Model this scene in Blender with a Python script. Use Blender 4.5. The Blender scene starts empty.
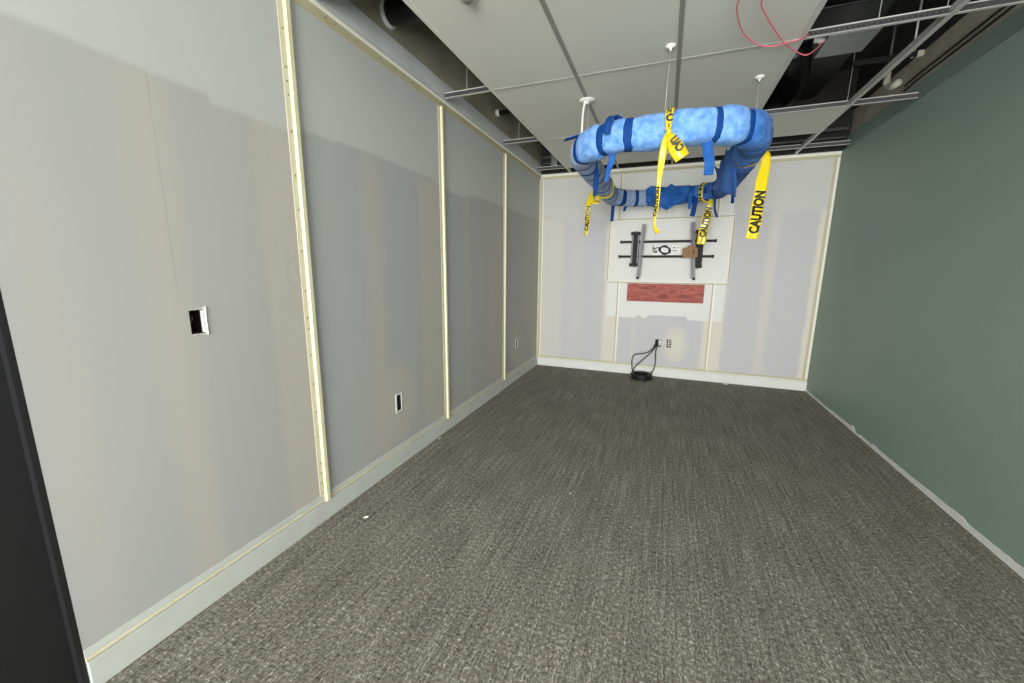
import bpy, bmesh, math, random
from mathutils import Vector, Matrix, noise
random.seed(7)
S = bpy.context.scene
COL = S.collection
H, W, D = 2.74, 3.439, 5.573          # room height, width, back wall distance
YF = -4.2                             # window wall behind the camera

# ------------------------------------------------------------------ materials
def new_mat(name):
    m = bpy.data.materials.new(name); m.use_nodes = True
    return m, m.node_tree, m.node_tree.nodes['Principled BSDF']

class G:
    """small node-graph helper on world position or object space"""
    def __init__(s, nt, space='world'):
        s.nt = nt
        if space == 'world':
            s.P = nt.nodes.new('ShaderNodeNewGeometry').outputs['Position']
        else:
            s.P = nt.nodes.new('ShaderNodeTexCoord').outputs['Object']
        sep = nt.nodes.new('ShaderNodeSeparateXYZ'); nt.links.new(s.P, sep.inputs[0])
        s.X, s.Y, s.Z = sep.outputs
    def put(s, sock, v):
        if isinstance(v, bpy.types.NodeSocket): s.nt.links.new(v, sock)
        else: sock.default_value = v
    def m(s, op, a, b=0.0, clamp=False):
        n = s.nt.nodes.new('ShaderNodeMath'); n.operation = op; n.use_clamp = clamp
        s.put(n.inputs[0], a); s.put(n.inputs[1], b); return n.outputs[0]
    def ge(s, c, lo, soft):           # soft step: 1 where c > lo
        return s.m('ADD', s.m('DIVIDE', s.m('SUBTRACT', c, lo), soft), .5, True)
    def le(s, c, hi, soft):
        return s.m('ADD', s.m('DIVIDE', s.m('SUBTRACT', hi, c), soft), .5, True)
    def rng(s, c, lo, hi, soft):
        return s.m('MULTIPLY', s.ge(c, lo, soft), s.le(c, hi, soft))
    def mul(s, *a):
        r = a[0]
        for b in a[1:]: r = s.m('MULTIPLY', r, b)
        return r
    def ell(s, a, b, ca, cb, ra, rb, soft):
        d = s.m('SQRT', s.m('ADD', s.m('POWER', s.m('DIVIDE', s.m('SUBTRACT', a, ca), ra), 2.0),
                            s.m('POWER', s.m('DIVIDE', s.m('SUBTRACT', b, cb), rb), 2.0)))
        return s.le(d, 1.0, soft)
    def noise(s, scale, detail=3, rough=.5, vec=None, stretch=None, out=0):
        v = vec or s.P
        if stretch:
            n = s.nt.nodes.new('ShaderNodeVectorMath'); n.operation = 'MULTIPLY'
            s.put(n.inputs[0], v); n.inputs[1].default_value = stretch; v = n.outputs[0]
        n = s.nt.nodes.new('ShaderNodeTexNoise')
        s.nt.links.new(v, n.inputs['Vector'])
        n.inputs['Scale'].default_value = scale; n.inputs['Detail'].default_value = detail
        n.inputs['Roughness'].default_value = rough
        return n.outputs[out]
    def mix(s, a, b, f):
        n = s.nt.nodes.new('ShaderNodeMix'); n.data_type = 'RGBA'
        s.put(n.inputs[0], f)
        s.put(n.inputs[6], a if isinstance(a, bpy.types.NodeSocket) else (*a, 1))
        s.put(n.inputs[7], b if isinstance(b, bpy.types.NodeSocket) else (*b, 1))
        return n.outputs[2]
    def ramp(s, v, stops):
        n = s.nt.nodes.new('ShaderNodeValToRGB'); s.nt.links.new(v, n.inputs[0])
        e = n.color_ramp.elements
        while len(e) < len(stops): e.new(.5)
        for q, (p, c) in zip(e, stops): q.position = p; q.color = (*c, 1)
        return n.outputs[0]
    def bump(s, h, strength, dist=.01):
        n = s.nt.nodes.new('ShaderNodeBump'); n.inputs['Strength'].default_value = strength
        n.inputs['Distance'].default_value = dist; s.nt.links.new(h, n.inputs['Height'])
        return n.outputs[0]

def srgb(r, g, b):
    f = lambda c: c/12.92 if c <= .04045 else ((c+.055)/1.055)**2.4
    return tuple(f(v/255) for v in (r, g, b))

def simple(name, col, rough=.6, metal=0., var=.0, vscale=30, bump=0., bscale=200, spec=.5, coat=0.):
    """plain material with a touch of procedural colour variation and grain"""
    m, nt, b = new_mat(name)
    b.inputs['Roughness'].default_value = rough; b.inputs['Metallic'].default_value = metal
    b.inputs['Specular IOR Level'].default_value = spec; b.inputs['Coat Weight'].default_value = coat
    g = G(nt, 'obj')
    if var:
        n = g.noise(vscale, 4, .6)
        c0 = tuple(c*(1-var) for c in col); c1 = tuple(min(1, c*(1+var)) for c in col)
        nt.links.new(g.ramp(n, [(.3, c0), (.7, c1)]), b.inputs['Base Color'])
    else:
        b.inputs['Base Color'].default_value = (*col, 1)
    if bump:
        nt.links.new(g.bump(g.noise(bscale, 3, .6), bump, .003), b.inputs['Normal'])
    return m

MUDB = srgb(217, 212, 199)
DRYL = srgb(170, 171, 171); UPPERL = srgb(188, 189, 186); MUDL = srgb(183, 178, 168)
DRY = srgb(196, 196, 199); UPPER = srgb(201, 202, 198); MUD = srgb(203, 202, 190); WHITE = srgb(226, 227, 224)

def wall_left_mat():
    m, nt, b = new_mat('drywall_left'); g = G(nt)
    b.inputs['Roughness'].default_value = .75; b.inputs['Specular IOR Level'].default_value = .3
    wob = g.m('MULTIPLY', g.m('SUBTRACT', g.noise(2.2, 5, .65), .5), .10)
    fine = g.m('MULTIPLY', g.m('SUBTRACT', g.noise(9, 3, .6), .5), .05)
    yw = g.m('ADD', g.Y, fine)
    grain = g.noise(300, 2, .6)
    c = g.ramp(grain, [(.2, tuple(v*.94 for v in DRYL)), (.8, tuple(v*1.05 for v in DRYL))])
    blotch = g.noise(1.3, 3, .5, stretch=(1, 1, .35))
    c = g.mix(c, MUDL, g.m('MULTIPLY', g.ge(blotch, .55, .3), .35))
    low = g.le(g.Z, 2.09, .05)
    bands = [(.86, .965, .10, .75), (1.315, 1.50, .05, .95), (1.98, 2.14, .12, .55), (2.56, 2.83, .05, .8),
             (3.25, 3.38, .08, .5), (3.81, 4.18, .06, .65), (4.95, 5.2, .2, .4), (5.25, 5.55, .08, .6), (.55, .62, .1, .3)]
    for a, d, s, k in bands:
        c = g.mix(c, MUDL, g.m('MULTIPLY', g.mul(g.rng(yw, a, d, s), low), k))
    for cy, cz in ((2.226, .475), (4.66, .485)):
        c = g.mix(c, MUDL, g.m('MULTIPLY', g.ell(yw, g.Z, cy, cz, .22, .27, .35), .75))
    # lighter skim band under the ceiling, its lower edge stepped where the trowel stopped
    step = g.m('ADD', g.m('MULTIPLY', g.rng(g.Y, 1.14, 1.5, .01), -.03), 2.10)
    step = g.m('ADD', step, g.m('MULTIPLY', g.ge(g.Y, 1.8, .02), .012))
    step = g.m('ADD', step, g.m('MULTIPLY', g.rng(g.Y, 2.88, 3.4, .3), -.05))
    step = g.m('ADD', step, g.m('MULTIPLY', wob, .5))
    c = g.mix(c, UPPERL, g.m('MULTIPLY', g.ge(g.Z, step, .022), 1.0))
    # joint creases and the pencilled ring with its scribble
    for y0, a in ((.937, .3), (1.372, .2)):
        c = g.mix(c, (.16, .15, .13), g.m('MULTIPLY', g.mul(g.rng(g.m('ADD', g.Y, g.m('MULTIPLY', fine, .15)), y0, y0+.003, .003), low, g.ge(g.Z, 1.2, .3), g.ge(g.noise(4, 2, .5), .48, .15)), a))
    d = g.m('SQRT', g.m('ADD', g.m('POWER', g.m('SUBTRACT', g.Y, 1.505), 2.), g.m('POWER', g.m('SUBTRACT', g.Z, 1.402), 2.)))
    ring = g.m('MULTIPLY', g.rng(d, .0865, .0885, .0012), .45)
    c = g.mix(c, (.08, .08, .08), ring)
    for y0, z0, z1 in ((1.462, 1.415, 1.432), (1.472, 1.395, 1.425), (1.480, 1.385, 1.40)):
        c = g.mix(c, (.08, .08, .08), g.m('MULTIPLY', g.mul(g.rng(g.m('ADD', g.Y, g.m('MULTIPLY', g.m('SINE', g.m('MULTIPLY', g.Z, 260.)), .003)), y0, y0+.0025, .001), g.rng(g.Z, z0, z1, .002)), .45))
    nt.links.new(c, b.inputs['Base Color'])
    nt.links.new(g.bump(grain, .12, .002), b.inputs['Normal'])
    return m

def wall_back_mat():
    m, nt, b = new_mat('drywall_back'); g = G(nt)
    b.inputs['Roughness'].default_value = .75; b.inputs['Specular IOR Level'].default_value = .3
    fine = g.m('MULTIPLY', g.m('SUBTRACT', g.noise(7, 4, .6), .5), .06)
    xw = g.m('ADD', g.X, fine); zw = g.m('ADD', g.Z, g.m('MULTIPLY', fine, .35))
    grain = g.noise(300, 2, .6)
    c = g.ramp(grain, [(.2, tuple(v*.95 for v in DRY)), (.8, tuple(v*1.04 for v in DRY))])
    low = g.le(g.Z, 2.13, .03)
    for a, d, s, k in ((-.1, .36, .12, .5), (.5, .6, .2, .25), (.955, 1.17, .04, .95), (2.24, 2.47, .04, .95), (3.33, 3.6, .03, 1.), (2.85, 2.95, .06, .45), (1.35, 1.40, .05, .3)):
        c = g.mix(c, MUDB, g.m('MULTIPLY', g.mul(g.rng(xw, a, d, s), low), k))
    c = g.mix(c, MUDB, g.m('MULTIPLY', g.ell(xw, g.Z, 1.925, .455, .125, .205, .8), .9))
    c = g.mix(c, UPPER, g.m('MULTIPLY', g.ge(zw, 2.125, .02), .95))
    # white primer rolled around the mounting panel
    edge = g.m('ADD', .795, g.m('MULTIPLY', g.rng(g.X, 1.55, 2.04, .03), .045))
    edge = g.m('ADD', edge, g.m('MULTIPLY', g.rng(g.X, 1.4, 1.47, .02), .03))
    pr = g.mul(g.rng(g.X, .995, 2.452, .012), g.ge(zw, edge, .012))
    c = g.mix(c, WHITE, g.m('MULTIPLY', pr, .97))
    nt.links.new(c, b.inputs['Base Color'])
    nt.links.new(g.bump(grain, .1, .002), b.inputs['Normal'])
    return m

def wall_right_mat():
    m, nt, b = new_mat('green_wall_paint'); g = G(nt)
    b.inputs['Roughness'].default_value = .5; b.inputs['Specular IOR Level'].default_value = .35
    n = g.noise(130, 2, .6); k = g.noise(1.1, 3, .5)
    c = g.ramp(k, [(.3, GREEN), (.7, tuple(v*1.06 for v in GREEN))])
    nt.links.new(c, b.inputs['Base Color'])
    nt.links.new(g.bump(n, .45, .003), b.inputs['Normal'])
    return m
GREEN = srgb(134, 153, 143)

def carpet_mat():
    m, nt, b = new_mat('woven_carpet'); g = G(nt)
    b.inputs['Roughness'].default_value = .9; b.inputs['Specular IOR Level'].default_value = .15
    # yarn rows run along the room; dashes of light yarn float over dark ground rows
    wy = g.noise(1, 2, .5, stretch=(6, 3, 1))
    rows = g.noise(1, 1, .5, stretch=(75, 2.2, 1))
    dash = g.noise(1, 2, .55, stretch=(140, 55, 1))
    cross = g.noise(1, 2, .55, stretch=(34, 105, 1))
    speck = g.noise(210, 2, .7)
    v = g.m('ADD', g.m('MULTIPLY', rows, .14), g.m('MULTIPLY', dash, .34))
    v = g.m('ADD', v, g.m('MULTIPLY', cross, .21)); v = g.m('ADD', v, g.m('MULTIPLY', speck, .30))
    v = g.m('ADD', v, g.m('MULTIPLY', g.m('SUBTRACT', wy, .5), .06))
    c = g.ramp(v, [(.38, srgb(68, 66, 60)), (.46, srgb(112, 108, 100)), (.53, srgb(140, 136, 127)), (.585, srgb(184, 180, 170)), (.64, srgb(236, 232, 222))])
    warm = g.noise(30, 2, .5)
    c = g.mix(c, srgb(120, 98, 84), g.m('MULTIPLY', g.ge(warm, .62, .1), .25))
    nt.links.new(c, b.inputs['Base Color'])
    nt.links.new(g.bump(v, .9, .012), b.inputs['Normal'])
    return m

def tile_mat():
    m, nt, b = new_mat('mineral_tile'); g = G(nt)
    b.inputs['Roughness'].default_value = .9; b.inputs['Specular IOR Level'].default_value = .15
    n = g.noise(350, 3, .7); k = g.noise(2.5, 2, .5)
    c = g.ramp(n, [(.3, srgb(208, 208, 198)), (.7, srgb(226, 226, 216))])
    nt.links.new(c, b.inputs['Base Color'])
    nt.links.new(g.bump(n, .15, .002), b.inputs['Normal'])
    return m

def track_mat():
    m, nt, b = new_mat('cream_track_plastic'); g = G(nt)
    b.inputs['Roughness'].default_value = .38
    n = g.noise(14, 3, .6)
    c = g.ramp(n, [(.3, srgb(217, 210, 170)), (.7, srgb(226, 220, 184))])
    nt.links.new(c, b.inputs['Base Color']); return m

def flange_mat():
    m, nt, b = new_mat('tan_track_flange'); g = G(nt)
    b.inputs['Roughness'].default_value = .6
    n = g.noise(20, 4, .7)
    c = g.ramp(n, [(.3, srgb(198, 192, 164)), (.7, srgb(212, 207, 182))])
    nt.links.new(c, b.inputs['Base Color']); return m

def wood_mat():
    m, nt, b = new_mat('red_stained_plywood'); g = G(nt)
    b.inputs['Roughness'].default_value = .65
    warp = g.noise(3.5, 3, .6, stretch=(1, 1, 3), out=1)
    n = nt.nodes.new('ShaderNodeVectorMath'); n.operation = 'MULTIPLY_ADD'
    nt.links.new(warp, n.inputs[0]); n.inputs[1].default_value = (.25, .25, .12); nt.links.new(g.P, n.inputs[2])
    grain = g.noise(1, 5, .65, vec=n.outputs[0], stretch=(7, 7, 75))
    c = g.ramp(grain, [(.3, srgb(120, 52, 45)), (.5, srgb(166, 82, 71)), (.7, srgb(194, 112, 96))])
    for cx, cz, rx, rz in ((1.50, 1.20, .06, .022), (1.60, 1.215, .035, .014), (1.97, 1.10, .07, .025), (1.72, 1.09, .06, .03)):
        c = g.mix(c, srgb(92, 36, 34), g.m('MULTIPLY', g.ell(n.outputs[0] and g.X, g.Z, cx, cz, rx, rz, .7), .6))
    nt.links.new(c, b.inputs['Base Color'])
    nt.links.new(g.bump(grain, .2, .003), b.inputs['Normal']); return m

def towel_mat(name, dark, light, scale=22):
    m, nt, b = new_mat(name); g = G(nt, 'obj')
    b.inputs['Roughness'].default_value = .95; b.inputs['Specular IOR Level'].default_value = .1
    b.inputs['Sheen Weight'].default_value = .08; b.inputs['Sheen Roughness'].default_value = .5
    a = g.noise(scale, 4, .6); f = g.noise(420, 2, .7)
    v = g.m('ADD', g.m('MULTIPLY', a, .75), g.m('MULTIPLY', f, .25))
    nt.links.new(g.ramp(v, [(.35, dark), (.62, light)]), b.inputs['Base Color'])
    nt.links.new(g.bump(f, .5, .004), b.inputs['Normal']); return m

MT = dict(
    left=wall_left_mat(), back=wall_back_mat(), right=wall_right_mat(), carpet=carpet_mat(), tile=tile_mat(),
    track=track_mat(), tan=simple('shaded_track_flange', srgb(186, 179, 148), .6, var=.06, vscale=20), pale=simple('lit_track_plastic', srgb(240, 238, 224), .4, var=.02), flange=flange_mat(), wood=wood_mat(),  # tan carries painted shade, pale is a lit copy of the track plastic
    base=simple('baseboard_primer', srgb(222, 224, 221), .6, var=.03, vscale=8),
    base_grey=simple('baseboard_left_grey', srgb(194, 197, 191), .65, var=.05, vscale=8),  # greyer tone for the left baseboard and its track
    primer=simple('wall_primer', srgb(214, 216, 214), .8, var=.06, vscale=25),
    plain=simple('plain_wall_paint', srgb(200, 200, 196), .8, var=.02),
    deck=simple('deck_and_void_shade', srgb(44, 43, 40), .9, var=.25, vscale=3, bump=.3, bscale=40),  # deck colour, also painted on void walls as shade
    upper=simple('bare_gypsum_above', srgb(206, 208, 206), .85, var=.12, vscale=3),
    shaft=simple('plenum_shaft_wall', srgb(160, 156, 138), .9, var=.2, vscale=2),  # even grey-brown tone of the upper left wall
    concrete=simple('brown_concrete', srgb(182, 176, 160), .9, var=.2, vscale=6, bump=.3, bscale=60),
    steelweb=simple('unpainted_tee_web', srgb(74, 75, 76), .5, .5, var=.1),
    runner=simple('grey_tee', srgb(140, 138, 130), .45, var=.04),  # darker grey than the cross tees, used on the middle runners
    tee=simple('white_tee', srgb(192, 192, 186), .3, var=.03, spec=.6),
    galv=simple('galvanised_steel', srgb(150, 156, 154), .42, .7, var=.12, vscale=14),
    black=simple('black_metal', srgb(13, 13, 15), .6, 0., var=.1, spec=.35),
    silver=simple('grey_steel', srgb(104, 105, 108), .5, .3, var=.06),
    rubber=simple('black_cable_jacket', srgb(20, 20, 22), .5, var=.1),
    duct=simple('black_duct_jacket', srgb(16, 16, 17), .35, var=.2),
    white=simple('white_plastic', srgb(232, 232, 228), .4, var=.02),
    paper=simple('white_paper', srgb(240, 240, 238), .8, var=.02),
    torn=simple('torn_gypsum_edge', srgb(226, 224, 218), .9, var=.08, vscale=120, bump=.6, bscale=300),
    dark=simple('dark_box_inside', srgb(34, 30, 26), .8, var=.25, vscale=50),
    card=simple('brown_cardboard', srgb(150, 116, 84), .85, var=.1, vscale=40),
    ink=simple('grey_print_ink', srgb(120, 122, 124), .8),
    brownink=simple('brown_print_ink', srgb(92, 66, 46), .8),
    pink=simple('pink_wire_jacket', srgb(226, 110, 126), .5, var=.05),
    yellow=simple('yellow_caution_film', srgb(226, 202, 34), .22, var=.03, vscale=60, coat=.3, bump=.25, bscale=45),
    tapeink=simple('black_tape_ink', srgb(14, 14, 12), .4),
    door=simple('black_door_paint', srgb(20, 20, 22), .55, var=.06),
    wire=simple('thin_steel_wire', srgb(205, 205, 200), .4, .4),
    t_light=towel_mat('light_blue_towel', srgb(82, 136, 214), srgb(140, 186, 240)),
    t_mid=towel_mat('mid_blue_towel', srgb(46, 98, 178), srgb(76, 132, 208)),
    t_grey=towel_mat('grey_blue_towel', srgb(132, 152, 190), srgb(166, 184, 214)),
    t_deep=towel_mat('deep_blue_cloth', srgb(28, 78, 150), srgb(54, 108, 182), 12),
    strap=simple('navy_blue_tape', srgb(14, 62, 128), .75, var=.1, vscale=40, spec=.2),
)

# ------------------------------------------------------------------ mesh builder
class MB:
    def __init__(s): s.v = []; s.f = []
    def add(s, vs, fs):
        o = len(s.v); s.v += [tuple(v) for v in vs]; s.f += [tuple(i+o for i in f) for f in fs]; return s
    def box(s, x0, x1, y0, y1, z0, z1, M=None, bev=0.):
        bm = bmesh.new(); bmesh.ops.create_cube(bm, size=1)
        for v in bm.verts: v.co = Vector(((x0+x1)/2+v.co.x*(x1-x0), (y0+y1)/2+v.co.y*(y1-y0), (z0+z1)/2+v.co.z*(z1-z0)))
        if bev: bmesh.ops.bevel(bm, geom=list(bm.edges), offset=bev, segments=2, affect='EDGES', profile=.5)
        if M: bmesh.ops.transform(bm, matrix=M, verts=bm.verts)
        bm.verts.index_update()
        s.add([v.co for v in bm.verts], [[v.index for v in f.verts] for f in bm.faces]); bm.free(); return s
    def sweep(s, path, prof, closed=False, up=Vector((0, 0, 1)), cap=True):
        """prof(i, t) -> list of (a, b) in the (side, up) frame of the path"""
        n = len(path); rings = []
        for i, p in enumerate(path):
            p = Vector(p)
            if closed: t = Vector(path[(i+1) % n])-Vector(path[i-1])
            else: t = Vector(path[min(i+1, n-1)])-Vector(path[max(i-1, 0)])
            t.normalize(); u = up
            if abs(t.dot(u)) > .97: u = Vector((1, 0, 0))
            side = t.cross(u).normalized(); w = side.cross(t).normalized()
            rings.append([p+side*a+w*b for a, b in prof(i, i/max(1, n-1))])
        k = len(rings[0]); vs = [q for r in rings for q in r]; fs = []
        for i in range(n if closed else n-1):
            j = (i+1) % n
            for q in range(k): fs.append((i*k+q, i*k+(q+1) % k, j*k+(q+1) % k, j*k+q))
        if cap and not closed: fs += [tuple(range(k))[::-1], tuple((n-1)*k+q for q in range(k))]
        return s.add(vs, fs)
    def tube(s, path, r, k=8, closed=False):
        rr = r if callable(r) else (lambda t: r)
        return s.sweep(path, lambda i, t: [(rr(t)*math.cos(a), rr(t)*math.sin(a)) for a in [2*math.pi*q/k for q in range(k)]], closed)
    def lathe(s, c, prof, k=24, axis='Z'):
        c = Vector(c); vs = []; fs = []
        for r, h in prof:
            for q in range(k):
                a = 2*math.pi*q/k; p = (r*math.cos(a), r*math.sin(a), h)
                if axis == 'Y': p = (p[0], p[2], p[1])
                if axis == 'X': p = (p[2], p[0], p[1])
                vs.append(c+Vector(p))
        for i in range(len(prof)-1):
            for q in range(k): fs.append((i*k+q, i*k+(q+1) % k, (i+1)*k+(q+1) % k, (i+1)*k+q))
        fs += [tuple(range(k))[::-1], tuple((len(prof)-1)*k+q for q in range(k))]
        return s.add(vs, fs)
    def build(s, name, mat, parent=None, smooth=False):
        me = bpy.data.meshes.new(name)
        if parent is None:
            xs, ys, zs = zip(*s.v); o0 = Vector(((min(xs)+max(xs))/2, (min(ys)+max(ys))/2, min(zs)))
        else:
            o0 = Vector((0, 0, 0)); q = parent
            while q: o0 += q.location; q = q.parent
        me.from_pydata([Vector(v)-o0 for v in s.v], [], s.f)
        bm = bmesh.new(); bm.from_mesh(me); bmesh.ops.recalc_face_normals(bm, faces=bm.faces); bm.to_mesh(me); bm.free()
        me.materials.append(mat)
        if smooth:
            for p in me.polygons: p.use_smooth = True
        ob = bpy.data.objects.new(name, me); COL.objects.link(ob)
        if parent is None: ob.location = o0
        else: ob.parent = parent
        return ob

def tag(o, label, cat, group=None, kind=None):
    o['label'] = label; o['category'] = cat
    if group: o['group'] = group
    if kind: o['kind'] = kind
    return o
def thing(name, loc, label, cat, group=None):
    o = bpy.data.objects.new(name, None); o.empty_display_size = .05; COL.objects.link(o); o.location = loc
    return tag(o, label, cat, group)
def struct(mb, name, mat, smooth=False, parent=None):
    o = mb.build(name, mat, parent, smooth)
    if parent is None: o['kind'] = 'structure'
    return o

# ------------------------------------------------------------------ room shell
def slab_holes(ua, va, holes, w0, w1, axis):
    """thick slab spanning ua x va with rectangular openings; axis = normal ('X' or 'Y'), w0 = room face"""
    us = sorted({*ua, *[h[0] for h in holes], *[h[1] for h in holes]}); vs = sorted({*va, *[h[2] for h in holes], *[h[3] for h in holes]})
    mk = (lambda u, v, w: (w, u, v)) if axis == 'X' else (lambda u, v, w: (u, w, v))
    mb = MB()
    solid = lambda i, j: 0 <= i < len(us)-1 and 0 <= j < len(vs)-1 and not any(h[0] <= us[i] < h[1] and h[2] <= vs[j] < h[3] for h in holes)
    idx = {}; V = []; F = []
    def vid(i, j, w):
        if (i, j, w) not in idx: idx[(i, j, w)] = len(V); V.append(mk(us[i], vs[j], w))
        return idx[(i, j, w)]
    for i in range(len(us)-1):
        for j in range(len(vs)-1):
            if not solid(i, j): continue
            for w in (w0, w1): F.append([vid(i, j, w), vid(i+1, j, w), vid(i+1, j+1, w), vid(i, j+1, w)])
            for (di, dj, a, b_) in ((-1, 0, (i, j), (i, j+1)), (1, 0, (i+1, j), (i+1, j+1)), (0, -1, (i, j), (i+1, j)), (0, 1, (i, j+1), (i+1, j+1))):
                if not solid(i+di, j+dj): F.append([vid(*a, w0), vid(*b_, w0), vid(*b_, w1), vid(*a, w1)])
    return mb.add(V, F)

HOLES_L = [(.966, 1.022, 1.165, 1.262), (2.200, 2.254, .415, .535), (4.636, 4.694, .440, .532)]
HOLES_B = [(1.672, 1.752, .415, .515), (1.822, 1.874, .415, .520)]
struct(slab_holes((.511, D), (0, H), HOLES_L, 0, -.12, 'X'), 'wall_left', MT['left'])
struct(slab_holes((0, W), (0, H), HOLES_B, D, D+.12, 'Y'), 'wall_back', MT['back'])
struct(slab_holes((YF, D+.12), (0, H), [(-3.8, -.7, .3, 2.5)], W, W+.12, 'X'), 'wall_right', MT['right'])
struct(MB().box(-.12, W+.12, YF-.12, D+.12, -.1, 0), 'floor', MT['carpet'])
struct(slab_holes((-.12, W+.12), (0, H), [(.35, 3.2, .15, 2.6)], YF, YF-.12, 'Y'), 'wall_front', MT['plain'])
struct(slab_holes((YF, .511), (0, H), [(-.44, .511, 0, 2.16)], 0, -.12, 'X'), 'wall_left', MT['plain'])
# window frame in the wall behind the camera
wf = struct(MB().box(.35, 3.2, YF-.09, YF-.03, .15, .20).box(.35, 3.2, YF-.09, YF-.03, 2.55, 2.6).box(.35, .40, YF-.09, YF-.03, .15, 2.6)
            .box(3.15, 3.2, YF-.09, YF-.03, .15, 2.6).box(1.75, 1.80, YF-.09, YF-.03, .15, 2.6), 'window_1', MT['silver'])
struct(MB().box(W+.04, W+.1, -3.8, -.7, .3, .35).box(W+.04, W+.1, -3.8, -.7, 2.45, 2.5).box(W+.04, W+.1, -3.8, -3.75, .3, 2.5).box(W+.04, W+.1, -.75, -.7, .3, 2.5).box(W+.04, W+.1, -2.28, -2.22, .3, 2.5), 'window_2', MT['silver'])
# black door and its frame at the near end of the left wall
dr = struct(MB().box(-.075, -.035, -.43, .50, .008, 2.15, bev=.002), 'door_1', MT['door'])
struct(MB().box(-.11, .0, .495, .5105, 0, 2.16).box(-.11, .0, -.44, -.425, 0, 2.16).box(-.11, .0, -.44, .5105, 2.145, 2.16), 'door_frame', MT['door'], parent=dr)
struct(MB().lathe((-.032, -.36, 1.0), [(.026, 0), (.026, .006), (.011, .008), (.011, .05)], 16, 'X').box(.012, .026, -.37, -.25, .99, 1.012, bev=.004), 'door_handle', MT['silver'], parent=dr)

# upper walls of the open ceiling void and the deck over it
TOP = 3.55
struct(MB().box(-.12, -.0, YF, D+.12, H+.12, TOP), 'wall_left_upper', MT['shaft'])
struct(MB().box(-.12, .008, YF, D, H+.001, H+.125), 'wall_left_upper', MT['upper'])
struct(MB().box(0, W+.12, D, D+.12, H+.001, TOP), 'wall_back_upper', MT['deck'])  # dark colour paints the void's shade onto this wall
struct(MB().box(W+.03, W+.12, YF, D, H+.001, H+.15), 'wall_right_upper', MT['right'])
struct(MB().box(W+.05, W+.12, YF, D, H+.15, H+.40), 'wall_right_upper', MT['concrete'])
struct(MB().box(W+.04, W+.12, YF, D, H+.40, TOP), 'wall_right_upper', MT['deck'])  # painted dark above the concrete so the void reads unlit
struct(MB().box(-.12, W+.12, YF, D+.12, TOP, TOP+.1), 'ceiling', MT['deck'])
struct(MB().box(0, W, YF, 1.70, H, H+.03), 'ceiling', MT['tile'])

# ------------------------------------------------------------------ baseboards and acoustic track
mb = MB()
n = 90; pts = [(.511+(D-.511)*i/n) for i in range(n+1)]
mb.box(0, .012, .512, D, 0, .112, bev=.002)
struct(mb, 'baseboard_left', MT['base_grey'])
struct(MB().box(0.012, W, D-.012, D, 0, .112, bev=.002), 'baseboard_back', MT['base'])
# ragged unpainted strip left where the baseboard came off the green wall
mb = MB(); V = []; F = []; n = 260
hgt = .022
rnd = random.Random(3); hs = []
h = .02
for i in range(n+1):
    y = YF+.3+(D-YF-.3)*i/n
    if rnd.random() < .10: h = .010+rnd.random()*.030
    h += (.020-h)*.06
    hh = h+.004*noise.noise((y*22, 1.3, 0))
    hs.append((y, max(.006, hh)))
for y, hh in hs:
    V += [(W, y, 0), (W-.006, y, 0), (W-.004, y, hh*1.25), (W, y, hh*1.3)]
for i in range(n):
    a = i*4; F += [(a+1, a+2, a+6, a+5), (a+2, a+3, a+7, a+6), (a, a+1, a+5, a+4)]
struct(mb.add(V, F), 'trim_1', MT['primer'])

TN = [1]
def track(p0, p1, nrm, across, wf_=.03, wj=.026, hj=.022, staples=True, parent=None, fm='flange', jm='track'):
    """stretched-fabric track: a stapled flange plus a raised jaw; p0->p1 runs along the flange's outer edge"""
    p0, p1, nrm, across = map(Vector, (p0, p1, nrm, across)); TN[0] += 1
    prof = [(0, 0), (0, .003), (wf_-.004, .005), (wf_, hj*.55), (wf_+.003, hj), (wf_+wj-.005, hj), (wf_+wj, hj-.005), (wf_+wj, 0)]
    def ex(pr, ln0=p0, ln1=p1):
        V = [q+across*u+nrm*w for q in (ln0, ln1) for u, w in pr]; k = len(pr)
        return V, [(i, (i+1) % k, k+(i+1) % k, k+i) for i in range(k)]+[tuple(range(k))[::-1], tuple(k+i for i in range(k))]
    m1 = MB().add(*ex([(wf_-.002, 0), (wf_, hj*.6), (wf_+.004, hj), (wf_+wj-.005, hj), (wf_+wj, hj-.006), (wf_+wj, 0)]))
    o = struct(m1, f'trim_{TN[0]}', MT[jm])
    struct(MB().add(*ex([(0, 0), (0, .003), (wf_-.003, .005), (wf_-.0025, 0)])), 'track_flange', MT[fm], parent=o)
    if staples:
        d = (p1-p0); L = d.length; d.normalize(); st = MB(); t = .06; rr = random.Random(TN[0])
        while t < L-.03:
            c = p0+d*t+across*(wf_*.55)+nrm*.005
            e = [c+d*a+across*b+nrm*q for q in (-.001, .0015) for a, b in ((-.004, -.0016), (.004, -.0016), (.004, .0016), (-.004, .0016))]
            st.add(e, [(0, 1, 2, 3), (4, 5, 6, 7), (0, 1, 5, 4), (1, 2, 6, 5), (2, 3, 7, 6), (3, 0, 4, 7)])
            t += rr.choice((.06, .14, .16, .2))
        struct(st, 'staple', MT['brownink'], parent=o)
    return o
Xp, Ym = (1, 0, 0), (0, -1, 0)
for y in (1.492, 2.855, 4.195): track((0, y, .112), (0, y, H-.07), Xp, (0, 1, 0), wf_=.028, wj=.03, hj=.02)
track((0, D-.045, .112), (0, D-.045, H-.07), Xp, (0, 1, 0), wf_=.018, wj=.02, hj=.015, staples=False)
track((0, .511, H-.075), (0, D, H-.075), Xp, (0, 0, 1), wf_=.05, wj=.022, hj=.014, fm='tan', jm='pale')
track((0, .511, .158), (0, D, .158), Xp, (0, 0, -1), wf_=.030, wj=.016, hj=.009, staples=False, fm='base_grey', jm='flange')
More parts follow.
